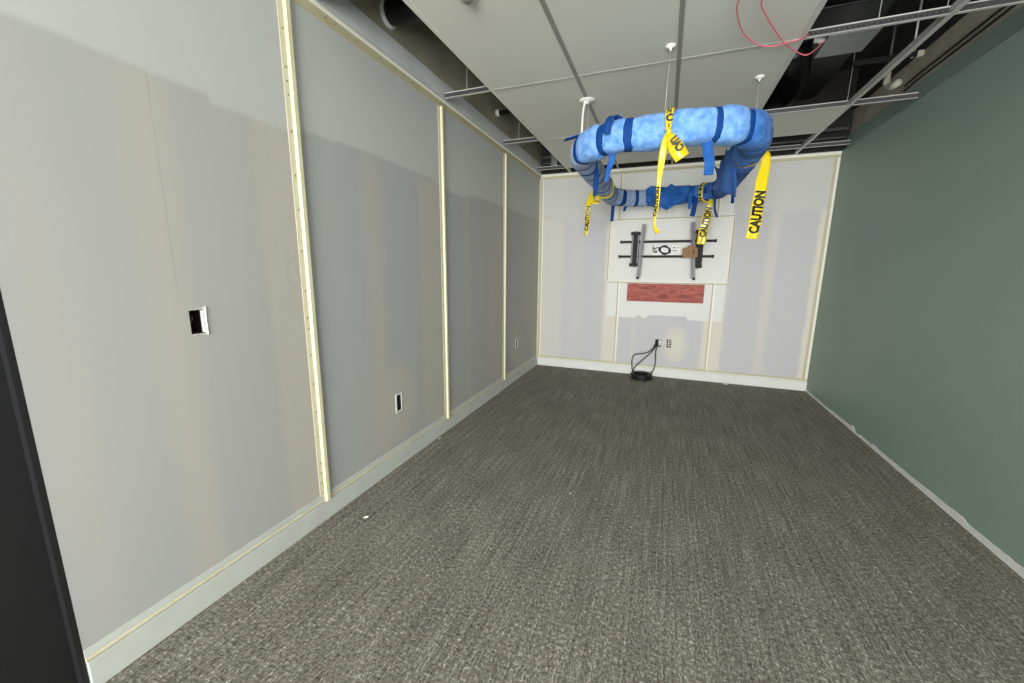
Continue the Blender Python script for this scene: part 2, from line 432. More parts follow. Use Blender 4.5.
# back wall
track((0.02, D, H-.07), (W-.005, D, H-.07), Ym, (0, 0, 1), wf_=.03, wj=.034, hj=.018, staples=False, fm='tan', jm='pale')
track((0.015, D, .15), (W-.005, D, .15), Ym, (0, 0, -1), wf_=.02, wj=.016, hj=.012, staples=False, fm='tan', jm='pale')
track((.02, D, .15), (.02, D, H-.07), Ym, (1, 0, 0), wf_=.012, wj=.02, hj=.014, staples=False, fm='tan', jm='pale')
track((W-.055, D, .15), (W-.055, D, H-.07), Ym, (1, 0, 0), wf_=.022, wj=.028, hj=.016, staples=False, fm='tan', jm='pale')
for x, z0, z1 in ((1.150, .15, 1.262), (1.118, 2.10, H-.07), (2.318, .15, 1.262), (2.29, 2.10, H-.07)):
    track((x-.018, D, z0), (x-.018, D, z1), Ym, (1, 0, 0), wf_=.014, wj=.024, hj=.016, staples=False, fm='tan', jm='pale')
track((.99, D, 1.262), (2.47, D, 1.262), Ym, (0, 0, 1), wf_=.012, wj=.016, hj=.016, staples=False, fm='tan', jm='pale')
track((.99, D, 2.10), (2.47, D, 2.10), Ym, (0, 0, -1), wf_=.012, wj=.016, hj=.016, staples=False, fm='tan', jm='pale')
track((.985, D, 1.29), (.985, D, 2.072), Ym, (1, 0, 0), wf_=.012, wj=.016, hj=.016, staples=False, fm='tan', jm='pale')
track((2.475, D, 1.29), (2.475, D, 2.072), Ym, (-1, 0, 0), wf_=.012, wj=.016, hj=.016, staples=False, fm='tan', jm='pale')

# ------------------------------------------------------------------ suspended ceiling
ROWS = [1.72, 2.92, 4.125, 5.30]; XS = [.43, 1.063, 1.711, 2.355, 3.0]
gr = thing('ceiling_grid', (1.7, 3.6, H), 'suspended metal ceiling grid with bare tees where tiles are missing', 'ceiling grid')
for i, x in enumerate(XS):
    w = .013 if i < 3 else .014
    r = MB().box(x-w, x+w, 1.70, D-.02, H-.006, H-.003).box(x-.0015, x+.0015, 1.70, D-.02, H-.003, H+.036).box(x-.005, x+.005, 1.70, D-.02, H+.03, H+.042)
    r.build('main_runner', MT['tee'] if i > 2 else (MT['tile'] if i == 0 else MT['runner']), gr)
def cross(y, x0, x1, slots=False):
    t = MB().box(x0, x1, y-.010, y+.010, H-.007, H-.0045).box(x0, x1, y-.004, y+.004, H+.027, H+.033)
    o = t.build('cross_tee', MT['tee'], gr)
    MB().box(x0, x1, y-.001, y+.001, H-.0046, H+.028).build('web', MT['steelweb'], o)
    if slots:
        s_ = MB(); x = x0+.02
        while x < x1-.02: s_.box(x, x+.012, y-.002, y+.002, H+.008, H+.016); x += .024
        s_.build('slot', MT['dark'], o)
for y in ROWS[1:]:
    xs = [.012]+XS+[W-.012]
    for a, b_ in zip(xs, xs[1:]): cross(y, a+.014, b_-.014, slots=(a > 2.3 and b_ < 3.1 and y < 3))
# hanger wires of the grid (visible in the open strips)
for x, y in ((3.0, 2.98), (3.0, 4.2), (.22, 2.92), (.2, 4.12), (2.7, 2.93)):
    MB().tube([(x, y, H+.03), (x+.004, y, H+.3), (x, y, TOP-.005)], .0022, 6).build('hanger_wire', MT['wire'], gr)

def ctile(x0, x1, y0, y1, label, dx=0, dy=0):
    g_ = .006
    o = MB().box(x0+g_+dx, x1-g_+dx, y0+g_+dy, y1-g_+dy, H-.003, H+.015, bev=.003).build('ceiling_tile', MT['tile'])
    # lies on the flanges
    return tag(o, label, 'ceiling tile', 'ceiling tiles in the suspended grid')
LB = [['ceiling tile with the round detector, beside the open left strip, nearest the camera', 'near middle ceiling tile with a small hanger disc by its far edge', 'near ceiling tile with two pink wires looping beneath it'],
      ['ceiling tile left of the white power cord canopy, second row from the camera', 'ceiling tile above the light blue front of the wrapped ring', 'ceiling tile with a small hanger disc beside the large black opening'],
      ['last full ceiling tile along the open left strip, near the back wall', 'middle ceiling tile near the back wall, seen through the wrapped ring', 'ceiling tile near the back wall behind the right side of the wrapped ring']]
for j in range(3):
    for i in range(3): ctile(XS[i]+(-.004 if i == 0 else .0), XS[i+1], ROWS[j]-(.03 if j == 0 else 0), ROWS[j+1], LB[j][i])
ctile(XS[3], XS[4], ROWS[2]+.006, 4.82, 'short cut ceiling tile beyond the black opening, dark gap behind it')

# round detector near the top of the view
c = (.74, 1.925, H-.003)
t = thing('ceiling_detector', (c[0], c[1], H-.003), 'round grey detector cup on the near ceiling tile at the open left strip', 'detector')
MB().lathe(c, [(.062, 0), (.062, -.006), (.054, -.010), (.030, -.012)], 28).build('base_ring', MT['white'], t, True)
MB().lathe(c, [(.030, -.010), (.030, -.030), (.024, -.036)], 20).build('sensor', MT['runner'], t, True)

# ------------------------------------------------------------------ ceiling void contents
def pipe(name, path, r, mat, label, cat, k=14, group=None):
    return tag(MB().tube(path, r, k).build(name, mat, None, True), label, cat, group)
t = thing('insulated_pipe', (.3, 2.27, 3.0), 'thick black pipe leaving the left wall through a pale collar, above the tiles', 'pipe')
MB().tube([(.02, 2.29, 2.985), (.5, 2.29, 2.985), (1.6, 2.29, 2.985)], .066, 20).build('pipe', MT['duct'], t, True)
MB().lathe((.0, 2.29, 2.985), [(.080, 0), (.080, .012), (.070, .022), (.06, .022)], 24, 'X').build('sealant_collar', MT['primer'], t, True)
t = thing('small_pipe', (.3, 4.0, 3.0), 'thin black pipe with a pale end, above the left strip past the big pipe', 'pipe')
MB().tube([(.03, 4.0, 3.0), (.6, 4.0, 3.0), (1.2, 4.0, 3.0)], .022, 14).build('pipe', MT['duct'], t, True)
MB().lathe((.0, 4.0, 3.0), [(.032, 0), (.032, .03), (.024, .034)], 18, 'X').build('sealant_collar', MT['primer'], t, True)
pipe('conduit', [(.05, 5.47, 2.80), (1.7, 5.47, 2.80), (W-.01, 5.47, 2.80)], .012, MT['galv'], 'lowest steel conduit running along the top of the back wall', 'conduit', group='conduits over the back wall')
pipe('conduit', [(.05, 5.50, 2.86), (1.7, 5.50, 2.865), (W-.01, 5.50, 2.86)], .012, MT['galv'], 'middle steel conduit running along the top of the back wall', 'conduit', group='conduits over the back wall')
pipe('conduit', [(.05, 5.46, 2.93), (1.7, 5.46, 2.93), (W-.01, 5.46, 2.935)], .018, MT['galv'], 'upper thicker steel conduit along the top of the back wall', 'conduit', group='conduits over the back wall')
tag(MB().box(.20, .29, 5.40, 5.43, H+.05, TOP-.002).box(.20, .206, 5.36, 5.43, H+.05, TOP-.002).box(.284, .29, 5.36, 5.43, H+.05, TOP-.002).build('metal_stud', MT['galv']),
    'upright pale metal stud in the far left corner of the ceiling gap', 'stud')
# ribbed black flexible duct curving into the large opening
path = [Vector((2.50+.12*math.sin(u*3.0), 3.85+1.25*u, 3.02+.10*(2*u-1)**2)) for u in [i/44 for i in range(45)]]
tag(MB().sweep(path, lambda i, t_: [((.115+.012*(i % 2))*math.cos(2*math.pi*q/20), (.115+.012*(i % 2))*math.sin(2*math.pi*q/20)) for q in range(20)]).build('flexible_duct', MT['duct'], None, True),
    'ribbed black flexible duct curled above the large ceiling opening', 'duct')
# galvanised box beside the perforated tee
t = thing('junction_housing', (2.72, 3.42, 2.9), 'galvanised metal housing with cable connectors above the large opening', 'metal housing')
MB().box(2.60, 2.835, 3.33, 3.57, 2.90, 2.925, bev=.004).build('housing', MT['galv'], t)
MB().box(2.585, 2.85, 3.30, 3.58, 2.893, 2.90).build('cover_plate', MT['galv'], t)
for dy in (0, .09):
    MB().lathe((2.60, 3.36+dy, 2.95), [(.026, 0), (.026, -.03), (.018, -.034), (.018, -.06)], 14, 'X').build('connector', MT['white'] if dy else MT['galv'], t, True)
MB().tube([(2.54, 3.36, 2.95), (2.48, 3.40, 2.94), (2.44, 3.45, 3.02), (2.42, 3.5, 3.2), (2.42, 3.5, TOP-.02)], .009, 8).build('cable', MT['rubber'], t, True)
# rectangular black duct, widened so the shaded opening reads black
tag(MB().box(2.30, 3.08, 3.72, 5.40, 3.26, 3.5, bev=.01).build('rectangular_duct', MT['duct']), 'black rectangular duct high above the large opening', 'duct')
# services over the open strip at the green wall
for k, (z, lab) in enumerate(((2.985, 'upper black cable clipped along the wall above the green paint'), (2.945, 'lower black cable clipped along the wall above the green paint'))):
    pipe('wall_cable', [(W+.04, 1.6, z+.01), (W+.042, 3.0, z), (W+.042, 4.35, z-.01), (W+.03, 4.5, z-.03)], .008, MT['rubber'], lab, 'cable', 8)
t = thing('pipe_elbow', (3.25, 4.2, 2.8), 'short white pipe elbow hanging over the strip by the green wall', 'pipe')
MB().tube([(3.24, 4.22, 2.97), (3.245, 4.22, 2.90), (3.25, 4.19, 2.86), (3.25, 4.12, 2.835), (3.25, 4.04, 2.83)], .024, 14).build('elbow', MT['concrete'], t, True)
MB().tube([(3.24, 4.22, 2.96), (3.24, 4.22, 3.3), (3.24, 4.22, TOP-.003)], .012, 12).build('riser', MT['steelweb'], t, True)
t = thing('hanger_bracket', (3.25, 3.9, 2.95), 'black strut on a rod with a pale clamp over the strip by the green wall', 'bracket')
MB().box(2.9, 3.30, 3.885, 3.915, 2.935, 2.965, bev=.003).build('strut', MT['black'], t)
MB().tube([(3.25, 3.9, 2.93), (3.25, 3.9, 3.2), (3.25, 3.9, TOP-.003)], .007, 8).build('rod', MT['wire'], t, True)
MB().box(3.27, 3.31, 3.88, 3.92, 2.93, 2.97, bev=.008).build('clamp', MT['concrete'], t)
MB().lathe((3.25, 3.9, 2.966), [(.016, 0), (.016, .014)], 6).build('nut', MT['galv'], t)

def smooth(pts, n=10):
    """Catmull-Rom through points"""
    P = [Vector(p) for p in pts]; P = [P[0]*2-P[1]]+P+[P[-1]*2-P[-2]]; out = []
    for i in range(1, len(P)-2):
        for k in range(n):
            t = k/n; a, b_, c_, d = P[i-1:i+3]
            out.append(.5*((2*b_)+(c_-a)*t+(2*a-5*b_+4*c_-d)*t*t+(-a+3*b_-3*c_+d)*t**3))
    return out+[P[-2]]
pinkA = [(2.438, 3.001, 2.80), (2.33, 2.839, 2.70), (2.264, 2.856, 2.70), (2.194, 2.868, 2.70), (2.119, 2.814, 2.70), (2.024, 2.658, 2.70), (1.973, 2.487, 2.70), (1.96, 2.363, 2.70), (1.99, 2.1, 2.71), (2.15, 1.9, 2.715), (2.36, 1.87, 2.72), (2.5, 1.95, 2.80), (2.55, 2.1, 3.1)]
pinkB = [(2.48, 3.02, 2.80), (2.461, 2.908, 2.70), (2.446, 2.999, 2.70), (2.415, 3.045, 2.70), (2.355, 2.989, 2.70), (2.267, 2.868, 2.70), (2.18, 2.696, 2.70), (2.106, 2.536, 2.70), (2.062, 2.401, 2.70), (2.09, 2.2, 2.71), (2.22, 2.02, 2.715), (2.38, 1.98, 2.72), (2.52, 2.05, 2.81), (2.58, 2.2, 3.1)]
pinkB = pinkB[1:]
for nm, pp, lab in (('pink_wire', pinkA, 'pink wire in the larger outer loop below the near ceiling tile'), ('pink_wire', pinkB, 'pink wire in the inner loop ending in a hook at the opening')):
    tag(MB().tube(smooth(pp), .0036, 7).build(nm, MT['pink'], None, True), lab, 'wire', 'pink wires under the ceiling')

# ------------------------------------------------------------------ wrapped pendant ring
CX, CY, HW, HL, RC, RZ = 1.650, 3.86, .560, 1.15, .39, 2.262
def ring(s):
    a = HW-RC; b_ = HL-RC; q = math.pi/2*RC
    sg = [('l', a), ('c', q), ('l', 2*b_), ('c', q), ('l', 2*a), ('c', q), ('l', 2*b_), ('c', q), ('l', a)]
    d = (s % 1)*sum(x[1] for x in sg); x, y, h = CX, CY-HL, 0.
    for k, n_ in sg:
        u = min(d, n_)
        if k == 'l': x += u*math.cos(h); y += u*math.sin(h)
        else:
            cx, cy = x-RC*math.sin(h), y+RC*math.cos(h); h += u/RC
            x, y = cx+RC*math.sin(h), cy-RC*math.cos(h)
        d -= u
        if d <= 1e-12: break
    z = RZ+.006*math.sin(2*math.pi*s*3)
    return Vector((x, y, z)), h
pend = thing('ring_pendant_light', (CX, CY, RZ-.12), 'hanging ring light wrapped in blue towels and blue tape', 'light')
RA, RB = .074, .090
def ring_surf(s, a, rs=1., lump=0., seed=0, sag=0.):
    p, h = ring(s); side = Vector((math.sin(h), -math.cos(h), 0)); up = Vector((0, 0, 1))
    ca, sa = math.cos(a), math.sin(a); e = 2/2.7
    u = abs(ca)**e*math.copysign(1, ca)*RA*rs; w = abs(sa)**e*math.copysign(1, sa)*RB*rs
    k = 1+lump*noise.noise((p.x*6+seed, p.y*6, a*1.1 if a < math.pi else (2*math.pi-a)*1.1+3*0))+lump*.4*noise.noise((p.x*20+seed, p.y*20, ca*3+sa*2))
    return p+side*u*k+up*w*k-up*(sag if sa < 0 else 0)
def wrap(s0, s1, mat, bulge=.12, lump=.10, seed=0, base=.97, skew=0., name='towel_wrap', label=None, k=28):
    if s1 < s0: s1 += 1
    n_ = max(6, int((s1-s0)*260)); V = []; F = []
    for i in range(n_+1):
        t_ = i/n_; f = min(1, 4.5*min(t_, 1-t_)); f = f*f*(3-2*f)
        for q in range(k):
            a = 2*math.pi*q/k
            s_ = s0+(s1-s0)*t_+skew*math.sin(a)
            V.append(ring_surf(s_, a, base+bulge*f, lump*f, seed))
    for i in range(n_):
        for q in range(k): F.append((i*k+q, i*k+(q+1) % k, (i+1)*k+(q+1) % k, (i+1)*k+q))
    F += [tuple(range(k))[::-1], tuple(n_*k+q for q in range(k))]
    o = MB().add(V, F).build(name, mat, pend, True)
    if label: o['label'] = label
    return o
def band(s, w, mat=None, rs=1.06, skew=0., label=None, name='tape_band'):
    n_, k = 4, 28; V = []; F = []
    for i in range(n_+1):
        for q in range(k):
            a = 2*math.pi*q/k
            V.append(ring_surf(s+w*(i/n_-.5)+skew*math.sin(a)*.02, a, rs*(.97 if i in (0, n_) else 1.0)))
    for i in range(n_):
        for q in range(k): F.append((i*k+q, i*k+(q+1) % k, (i+1)*k+(q+1) % k, (i+1)*k+q))
    F += [tuple(range(k))[::-1], tuple(n_*k+q for q in range(k))]
    return MB().add(V, F).build(name, mat or MT['strap'], pend, True)
L_, M_, G_, D_ = MT['t_light'], MT['t_mid'], MT['t_grey'], MT['t_deep']
# front: fuzzy light towels
wrap(.905, .944, L_, .14, .10, 1, .95, label='light blue fuzzy towel')
wrap(.944, .969, L_, .08, .08, 2, .96, label='light blue fuzzy towel')
wrap(.969, .0045, L_, .08, .12, 3, 1.0, label='light blue fuzzy towel')
wrap(.0045, .046, L_, .08, .12, 4, 1.0, label='light blue fuzzy towel')
wrap(.046, .074, L_, .15, .10, 5, .98, label='light blue fuzzy towel')
wrap(.074, .112, M_, .16, .10, 6, .99)
# right side: overlapping mid blue turns
s = .112; i = 0
while s < .355:
    wrap(s-.006, s+.036, M_ if i % 3 else D_, .24, .07, 10+i, .94, skew=.006); i += 1
    s += .0305
s = .355
for e, m_ in ((.392, D_), (.428, M_), (.444, M_), (.458, D_)):
    wrap(s-.003, e+.003, m_, .08, .06, 30+s*10, .93); s = e
wrap(.455, .531, D_, .12, .16, 41, .93, label='deep blue cloth loosely knotted')
wrap(.528, .552, G_, .06, .05, 42, .93, label='grey blue towel')
wrap(.552, .585, G_, .06, .05, 43, .93, label='grey blue towel')
# left side: grey blue turns, each edge bound with a thin navy line
s = .585; i = 0
while s < .905:
    wrap(s-.004, s+.0335, G_, .16, .05, 50+i, .89+.04*(s-.58)/.32, skew=-.004, label='grey blue towel'); band(s+.0005, .0075, rs=1.035+.05*(s-.58)/.32, skew=-.2); i += 1
    s += .032
for s_, w_, r_ in ((.906, .009, 1.06), (.944, .0115, 1.02), (.969, .011, 1.04), (.048, .0115, 1.04), (.076, .0105, 1.06), (.392, .008, 1.03), (.418, .012, 1.02), (.446, .007, 1.0), (.456, .007, 1.0), (.550, .0075, 1.0), (.580, .009, 1.0)):
    band(s_, w_, rs=r_)
# loose ends of tape
def ribbon(name, pts, wid, mat, parent, wdir=(1, 0, 0), thick=.0016, n=8):
    P = smooth(pts, n); V = []; F = []; N_ = len(P)
    wd0 = Vector(wdir).normalized()
    for i, p in enumerate(P):
        t_ = i/(N_-1); tg = (P[min(i+1, N_-1)]-P[max(i-1, 0)]).normalized()
        wd = wd0 if not callable(wid) else wd0
        ww = wid(t_) if callable(wid) else wid
        nn = tg.cross(wd).normalized(); wd = nn.cross(tg).normalized()
        V += [p-wd*ww/2-nn*thick/2, p+wd*ww/2-nn*thick/2, p+wd*ww/2+nn*thick/2, p-wd*ww/2+nn*thick/2]
    for i in range(N_-1):
        a = i*4
        F += [(a+j, a+(j+1) % 4, a+4+(j+1) % 4, a+4+j) for j in range(4)]
    F += [(0, 1, 2, 3), tuple((N_-1)*4+j for j in (3, 2, 1, 0))]
    return MB().add(V, F).build(name, mat, parent, True)
ribbon('tape_tail', [(1.36, 2.74, 2.19), (1.352, 2.735, 2.12), (1.335, 2.74, 2.06), (1.325, 2.745, 2.0)], lambda t_: .045-.02*t_, MT['t_deep'], pend)
ribbon('tape_tail', [(1.155, 3.22, 2.25), (1.172, 3.25, 2.17), (1.165, 3.28, 2.08), (1.165, 3.28, 2.01)], .036, MT['strap'], pend)
ribbon('tape_tail', [(1.90, 2.70, 2.20), (1.912, 2.70, 2.12), (1.925, 2.705, 2.06), (1.925, 2.71, 1.99)], lambda t_: .062-.01*t_, MT['t_deep'], pend)
ribbon('tape_tail', [(1.11, 4.84, 2.20), (1.11, 4.83, 2.12), (1.108, 4.83, 2.05), (1.105, 4.83, 1.99)], .038, MT['strap'], pend)
ribbon('tape_tail', [(1.25, 4.93, 2.19), (1.24, 4.92, 2.15), (1.228, 4.92, 2.11)], .03, MT['strap'], pend)
ribbon('tape_tail', [(1.97, 4.90, 2.24), (1.975, 4.88, 2.16), (1.97, 4.88, 2.08), (1.96, 4.88, 2.02)], .05, MT['strap'], pend)
ribbon('tape_tail', [(1.935, 4.91, 2.22), (1.93, 4.89, 2.16), (1.925, 4.89, 2.10)], .03, MT['t_deep'], pend)
ribbon('tape_tail', [(2.165, 4.80, 2.22), (2.162, 4.78, 2.12), (2.175, 4.78, 2.05), (2.20, 4.79, 1.99)], .022, MT['strap'], pend)
ribbon('tape_tail', [(2.268, 4.50, 2.25), (2.285, 4.48, 2.16), (2.29, 4.48, 2.08)], .03, MT['strap'], pend)
ribbon('tape_tail', [(1.13, 2.88, 2.335), (1.10, 2.85, 2.33), (1.055, 2.80, 2.305), (1.03, 2.77, 2.29)], .03, MT['strap'], pend, wdir=(1, -1, .8))
ribbon('tape_tail', [(1.40, 2.68, 2.345), (1.365, 2.635, 2.355), (1.340, 2.605, 2.31), (1.330, 2.605, 2.25)], .045, MT['strap'], pend)
ribbon('tape_tail', [(2.08, 2.83, 2.335), (2.12, 2.84, 2.355), (2.17, 2.87, 2.372)], .04, MT['strap'], pend, wdir=(0, 1, .6))
# long cloth hanging off the inside of the right turns, with a torn upper edge
V = []; F = []; nu, nv = 10, 12
for i in range(nu+1):
    for j in range(nv+1):
        u, v = i/nu, j/nv
        x = 2.135-.075*(1-u)+.03*v*0+.03*math.sin(v*3+u*5)*.6
        y = 3.42+.55*(1-u)
        z0 = 2.37-.05*abs(math.sin(u*9))*(1-v)-.05*(1-u)
        z = z0-(.18+.22*u)*v
        x += .035*v*u+.012*math.sin(u*14+v*3)
        V.append((x, y, z))
for i in range(nu):
    for j in range(nv): a = i*(nv+1)+j; F.append((a, a+1, a+nv+2, a+nv+1))
o = MB().add(V, F).build('draped_cloth', MT['t_deep'], pend, True)
md = o.modifiers.new('thickness', 'SOLIDIFY'); md.thickness = .006
# knotted cloth with a pointed flap on the far side
V = []; F = []
pts_ = [(-.20, .07), (-.15, .10), (-.03, .085), (.02, .075), (.06, .11), (.10, .085), (.26, .08), (.22, -.045), (.12, -.11), (.03, -.165), (-.04, -.12), (-.10, -.06), (-.19, -.075)]
for d in (0, .02):
    V.append((1.66, 4.865-d-.03, 2.262))
    for x, z in pts_: V.append((1.66+x, 4.905-d-.02*(1 if abs(z) < .13 else .2)-.012*math.sin(x*30), 2.262+z))
m_ = len(pts_)
for i in range(m_):
    j = (i+1) % m_
    F += [(0, 1+i, 1+j), (m_+1, m_+2+i, m_+2+j), (1+i, 1+j, m_+2+j, m_+2+i)]
MB().add(V, F).build('knotted_flap', MT['t_deep'], pend, False)

# suspension: discs on the ceiling, wires, and the white power cord
def disc(x, y, r):
    MB().lathe((x, y, H-.004), [(r, 0), (r, -.004), (r*.92, -.010), (r*.3, -.013), (r*.22, -.026), (r*.1, -.028)], 26).build('ceiling_canopy', MT['white'], pend, True)
def wire_to(x, y, x1, y1, z1, r=.0016):
    MB().tube([(x, y, H-.03), ((x+x1)/2, (y+y1)/2, (H+z1)/2), (x1, y1, z1)], r, 6).build('suspension_wire', MT['wire'], pend, True)
disc(1.06, 3.33, .062); disc(1.662, 2.742, .030); disc(2.232, 3.349, .030); disc(1.66, 5.0, .034)
wire_to(1.075, 3.33, 1.07, 3.32, RZ+.08); wire_to(1.662, 2.742, 1.655, 2.72, RZ+.08); wire_to(2.232, 3.349, 2.235, 3.349, RZ+.08); wire_to(1.66, 5.0, 1.66, 5.0, RZ+.08)
MB().tube(smooth([(1.045, 3.32, H-.02), (1.036, 3.31, H-.10), (1.034, 3.30, H-.25), (1.035, 3.30, RZ+.08)]), .0085, 10).build('power_cord', MT['white'], pend, True)

# ------------------------------------------------------------------ caution tape
def text_on(word, size, u0, frame, parent, flip=False, squash=1., dv=0.):
    """letters laid along a ribbon: frame(u) gives position, tangent, across, normal"""
    cu = bpy.data.curves.new('txt', 'FONT'); cu.body = word; cu.size = size; cu.offset = size*.05; cu.align_x = 'LEFT'; cu.resolution_u = 3
    ob = bpy.data.objects.new('txt', cu); COL.objects.link(ob)
    dg = bpy.context.evaluated_depsgraph_get(); dg.update()
    me = bpy.data.meshes.new_from_object(ob.evaluated_get(dg)); bpy.data.objects.remove(ob); bpy.data.curves.remove(cu)
    bm = bmesh.new(); bm.from_mesh(me)
    ys = [v.co.y for v in bm.verts]; mid = (min(ys)+max(ys))/2
    V = []; bm.verts.index_update()
    for v in bm.verts:
        p, tg, ac, nn = frame(u0+v.co.x*squash)
        V.append(p+ac*(v.co.y-mid+dv)+nn*.0022)
    F = [[v.index for v in f.verts] for f in bm.faces]; bm.free()
    bpy.data.meshes.remove(me)
    b0 = MB().add(V, F)
    return b0.build('lettering', MT['tapeink'], parent)

def ctape(loc, label, pts, wid, wdirs, word=None, size=.06, u0=0., squash=1., sides=(1,), reverse=True, ripple=.004):
    """one hanging piece; pts from top to bottom; wdirs = across-vector at top and bottom"""
    t_ = thing('caution_tape', loc, label, 'caution tape', 'yellow caution tape tied to the wrapped ring')
    P = smooth(pts, 14); N_ = len(P); cum = [0.]
    for a, b_ in zip(P, P[1:]): cum.append(cum[-1]+(b_-a).length)
    Lt = cum[-1]; w0, w1 = Vector(wdirs[0]), Vector(wdirs[1])
    def frame_t(tt):
        tt = max(0, min(1, tt)); d = tt*Lt; i = 0
        while i < N_-2 and cum[i+1] < d: i += 1
        f = (d-cum[i])/max(1e-9, cum[i+1]-cum[i]); p = P[i].lerp(P[i+1], max(0, min(1.2, f)))
        tg = (P[min(i+2, N_-1)]-P[max(i-1, 0)]).normalized(); wd = w0.lerp(w1, tt).normalized()
        nn = tg.cross(wd).normalized(); wd = nn.cross(tg).normalized()
        return p+nn*ripple*math.sin(tt*17), tg, wd, nn
    V = []; F = []; ns = 40; K = 5
    for i in range(ns+1):
        tt = i/ns; p, tg, wd, nn = frame_t(tt); ww = wid(tt)
        row = []
        for j in range(K):
            v = j/(K-1)-.5
            row.append(p+wd*ww*v+nn*.006*math.sin(v*9+tt*11)*(ww/.09))
        V += [q+nn*.0006 for q in row]+[q-nn*.0006 for q in row]
    K2 = 2*K
    for i in range(ns):
        a = i*K2; b_ = a+K2
        for j in range(K-1):
            F += [(a+j, a+j+1, b_+j+1, b_+j), (a+K+j, b_+K+j, b_+K+j+1, a+K+j+1)]
        F += [(a, b_, b_+K, a+K), (a+K-1, a+K2-1, b_+K2-1, b_+K-1)]
    for i in (0, ns):
        a = i*K2
        for j in range(K-1): F.append((a+j, a+K+j, a+K+j+1, a+j+1))
    MB().add(V, F).build('tape_strip', MT['yellow'], t_, True)
    if word:
        for sd in sides:
            def fr(u):
                tt = 1-u/Lt if reverse else u/Lt
                p, tg, wd, nn = frame_t(tt); v = 0
                return p+nn*sd*.007, (-tg if reverse else tg), wd*(1 if reverse else -1)*(-1 if reverse else 1), nn*sd
            text_on(word, size, u0, fr, t_, squash=squash)
    return t_, frame_t, Lt
# right, the longest flat piece
t1, fr1, L1 = ctape((2.31, 3.25, 2.2), 'broad yellow caution tape hanging flat from the right side of the ring, lettering readable',
      [(2.275, 3.26, 2.255), (2.302, 3.23, 2.21), (2.306, 3.22, 2.15), (2.292, 3.2, 2.03), (2.278, 3.17, 1.84), (2.262, 3.15, 1.65)], lambda t_: .035+.040*min(1, t_*2.6), ((1, .1, 0), (1, .2, 0)),
      'CAUTION', .084, .035, .74)
def tie(parent, s, w, mat, rs):
    n_, k = 3, 28; V = []; F = []
    for i in range(n_+1):
        for q in range(k): V.append(ring_surf(s+w*(i/n_-.5), 2*math.pi*q/k, rs))
    for i in range(n_):
        for q in range(k): F.append((i*k+q, i*k+(q+1) % k, (i+1)*k+(q+1) % k, (i+1)*k+q))
    F += [tuple(range(k))[::-1], tuple(n_*k+q for q in range(k))]
    return MB().add(V, F).build('tape_loop', mat, parent, True)
tie(t1, .165, .009, MT['yellow'], 1.17)
def dashes(parent, s, w, rs, a0, a1, n_):
    mb_ = MB()
    for i in range(n_):
        a = a0+(a1-a0)*i/n_; b_ = a+(a1-a0)/n_*.62
        q = [ring_surf(s-w/2, a, rs), ring_surf(s+w/2, a, rs), ring_surf(s+w/2, b_, rs), ring_surf(s-w/2, b_, rs)]
        q2 = [ring_surf(s-w/2, a, rs-.02), ring_surf(s+w/2, a, rs-.02), ring_surf(s+w/2, b_, rs-.02), ring_surf(s-w/2, b_, rs-.02)]
        mb_.add(q+q2, [(0, 1, 2, 3), (4, 5, 6, 7), (0, 1, 5, 4), (1, 2, 6, 5), (2, 3, 7, 6), (3, 0, 4, 7)])
    mb_.build('lettering', MT['tapeink'], parent)
dashes(t1, .165, .005, 1.185, -math.pi*.95, math.pi*.1, 9)
# front: loop, knot, long twisted tail and a short flag
t2, fr2, L2 = ctape((1.68, 2.6, 2.2), 'yellow caution tape knotted on the front of the ring with a long twisted tail',
      [(1.688, 2.595, 2.215), (1.672, 2.59, 2.16), (1.660, 2.59, 2.05), (1.655, 2.6, 1.93), (1.652, 2.6, 1.80), (1.648, 2.6, 1.70), (1.668, 2.6, 1.655)],
      lambda t_: (.030+.010*math.sin(min(1, t_*2.5)*math.pi)) if t_ < .42 else (.026-.014*(t_-.42) if t_ < .9 else .02+.2*(t_-.9)), ((1, .3, 0), (.75, -.7, 0)), 'CAUTION', .028, .10, 1.35)
ribbon('tape_loop', [(1.690, 2.685, 2.362), (1.688, 2.635, 2.358), (1.684, 2.607, 2.31), (1.685, 2.595, 2.26), (1.688, 2.59, 2.21)], lambda t_: .046-.026*t_**3, MT['yellow'], t2)
ribbon('knot', [(1.680, 2.578, 2.235), (1.690, 2.57, 2.215), (1.686, 2.578, 2.195)], .024, MT['yellow'], t2, thick=.012)
ribbon('short_flag', [(1.688, 2.58, 2.212), (1.712, 2.575, 2.165), (1.740, 2.57, 2.115), (1.772, 2.572, 2.065)], lambda t_: .022+.062*math.sin(min(1, t_*1.15)*math.pi*.62), MT['yellow'], t2, wdir=(.85, 0, .5))
def flat_fr(p0, du, dv, nn):
    p0, du, dv, nn = map(Vector, (p0, du, dv, nn)); du.normalize(); dv.normalize()
    return lambda u: (p0+du*u, du, dv, nn)
text_on('CAU', .058, 0, flat_fr((1.764, 2.555, 2.105), (-.62, 0, .85), (.85, 0, .62), (0, -1, 0)), t2, squash=.72)
text_on('C', .052, 0, flat_fr((1.668, 2.594, 2.296), (1, 0, 0), (0, 0, 1), (0, -1, 0)), t2, squash=1.)
text_on('N', .034, 0, flat_fr((1.672, 2.604, 2.337), (1, 0, 0), (0, 0, 1), (0, -1, 0)), t2, squash=.9)
text_on('I', .032, 0, flat_fr((1.682, 2.588, 2.250), (1, 0, 0), (0, 0, 1), (0, -1, 0)), t2, squash=1.)
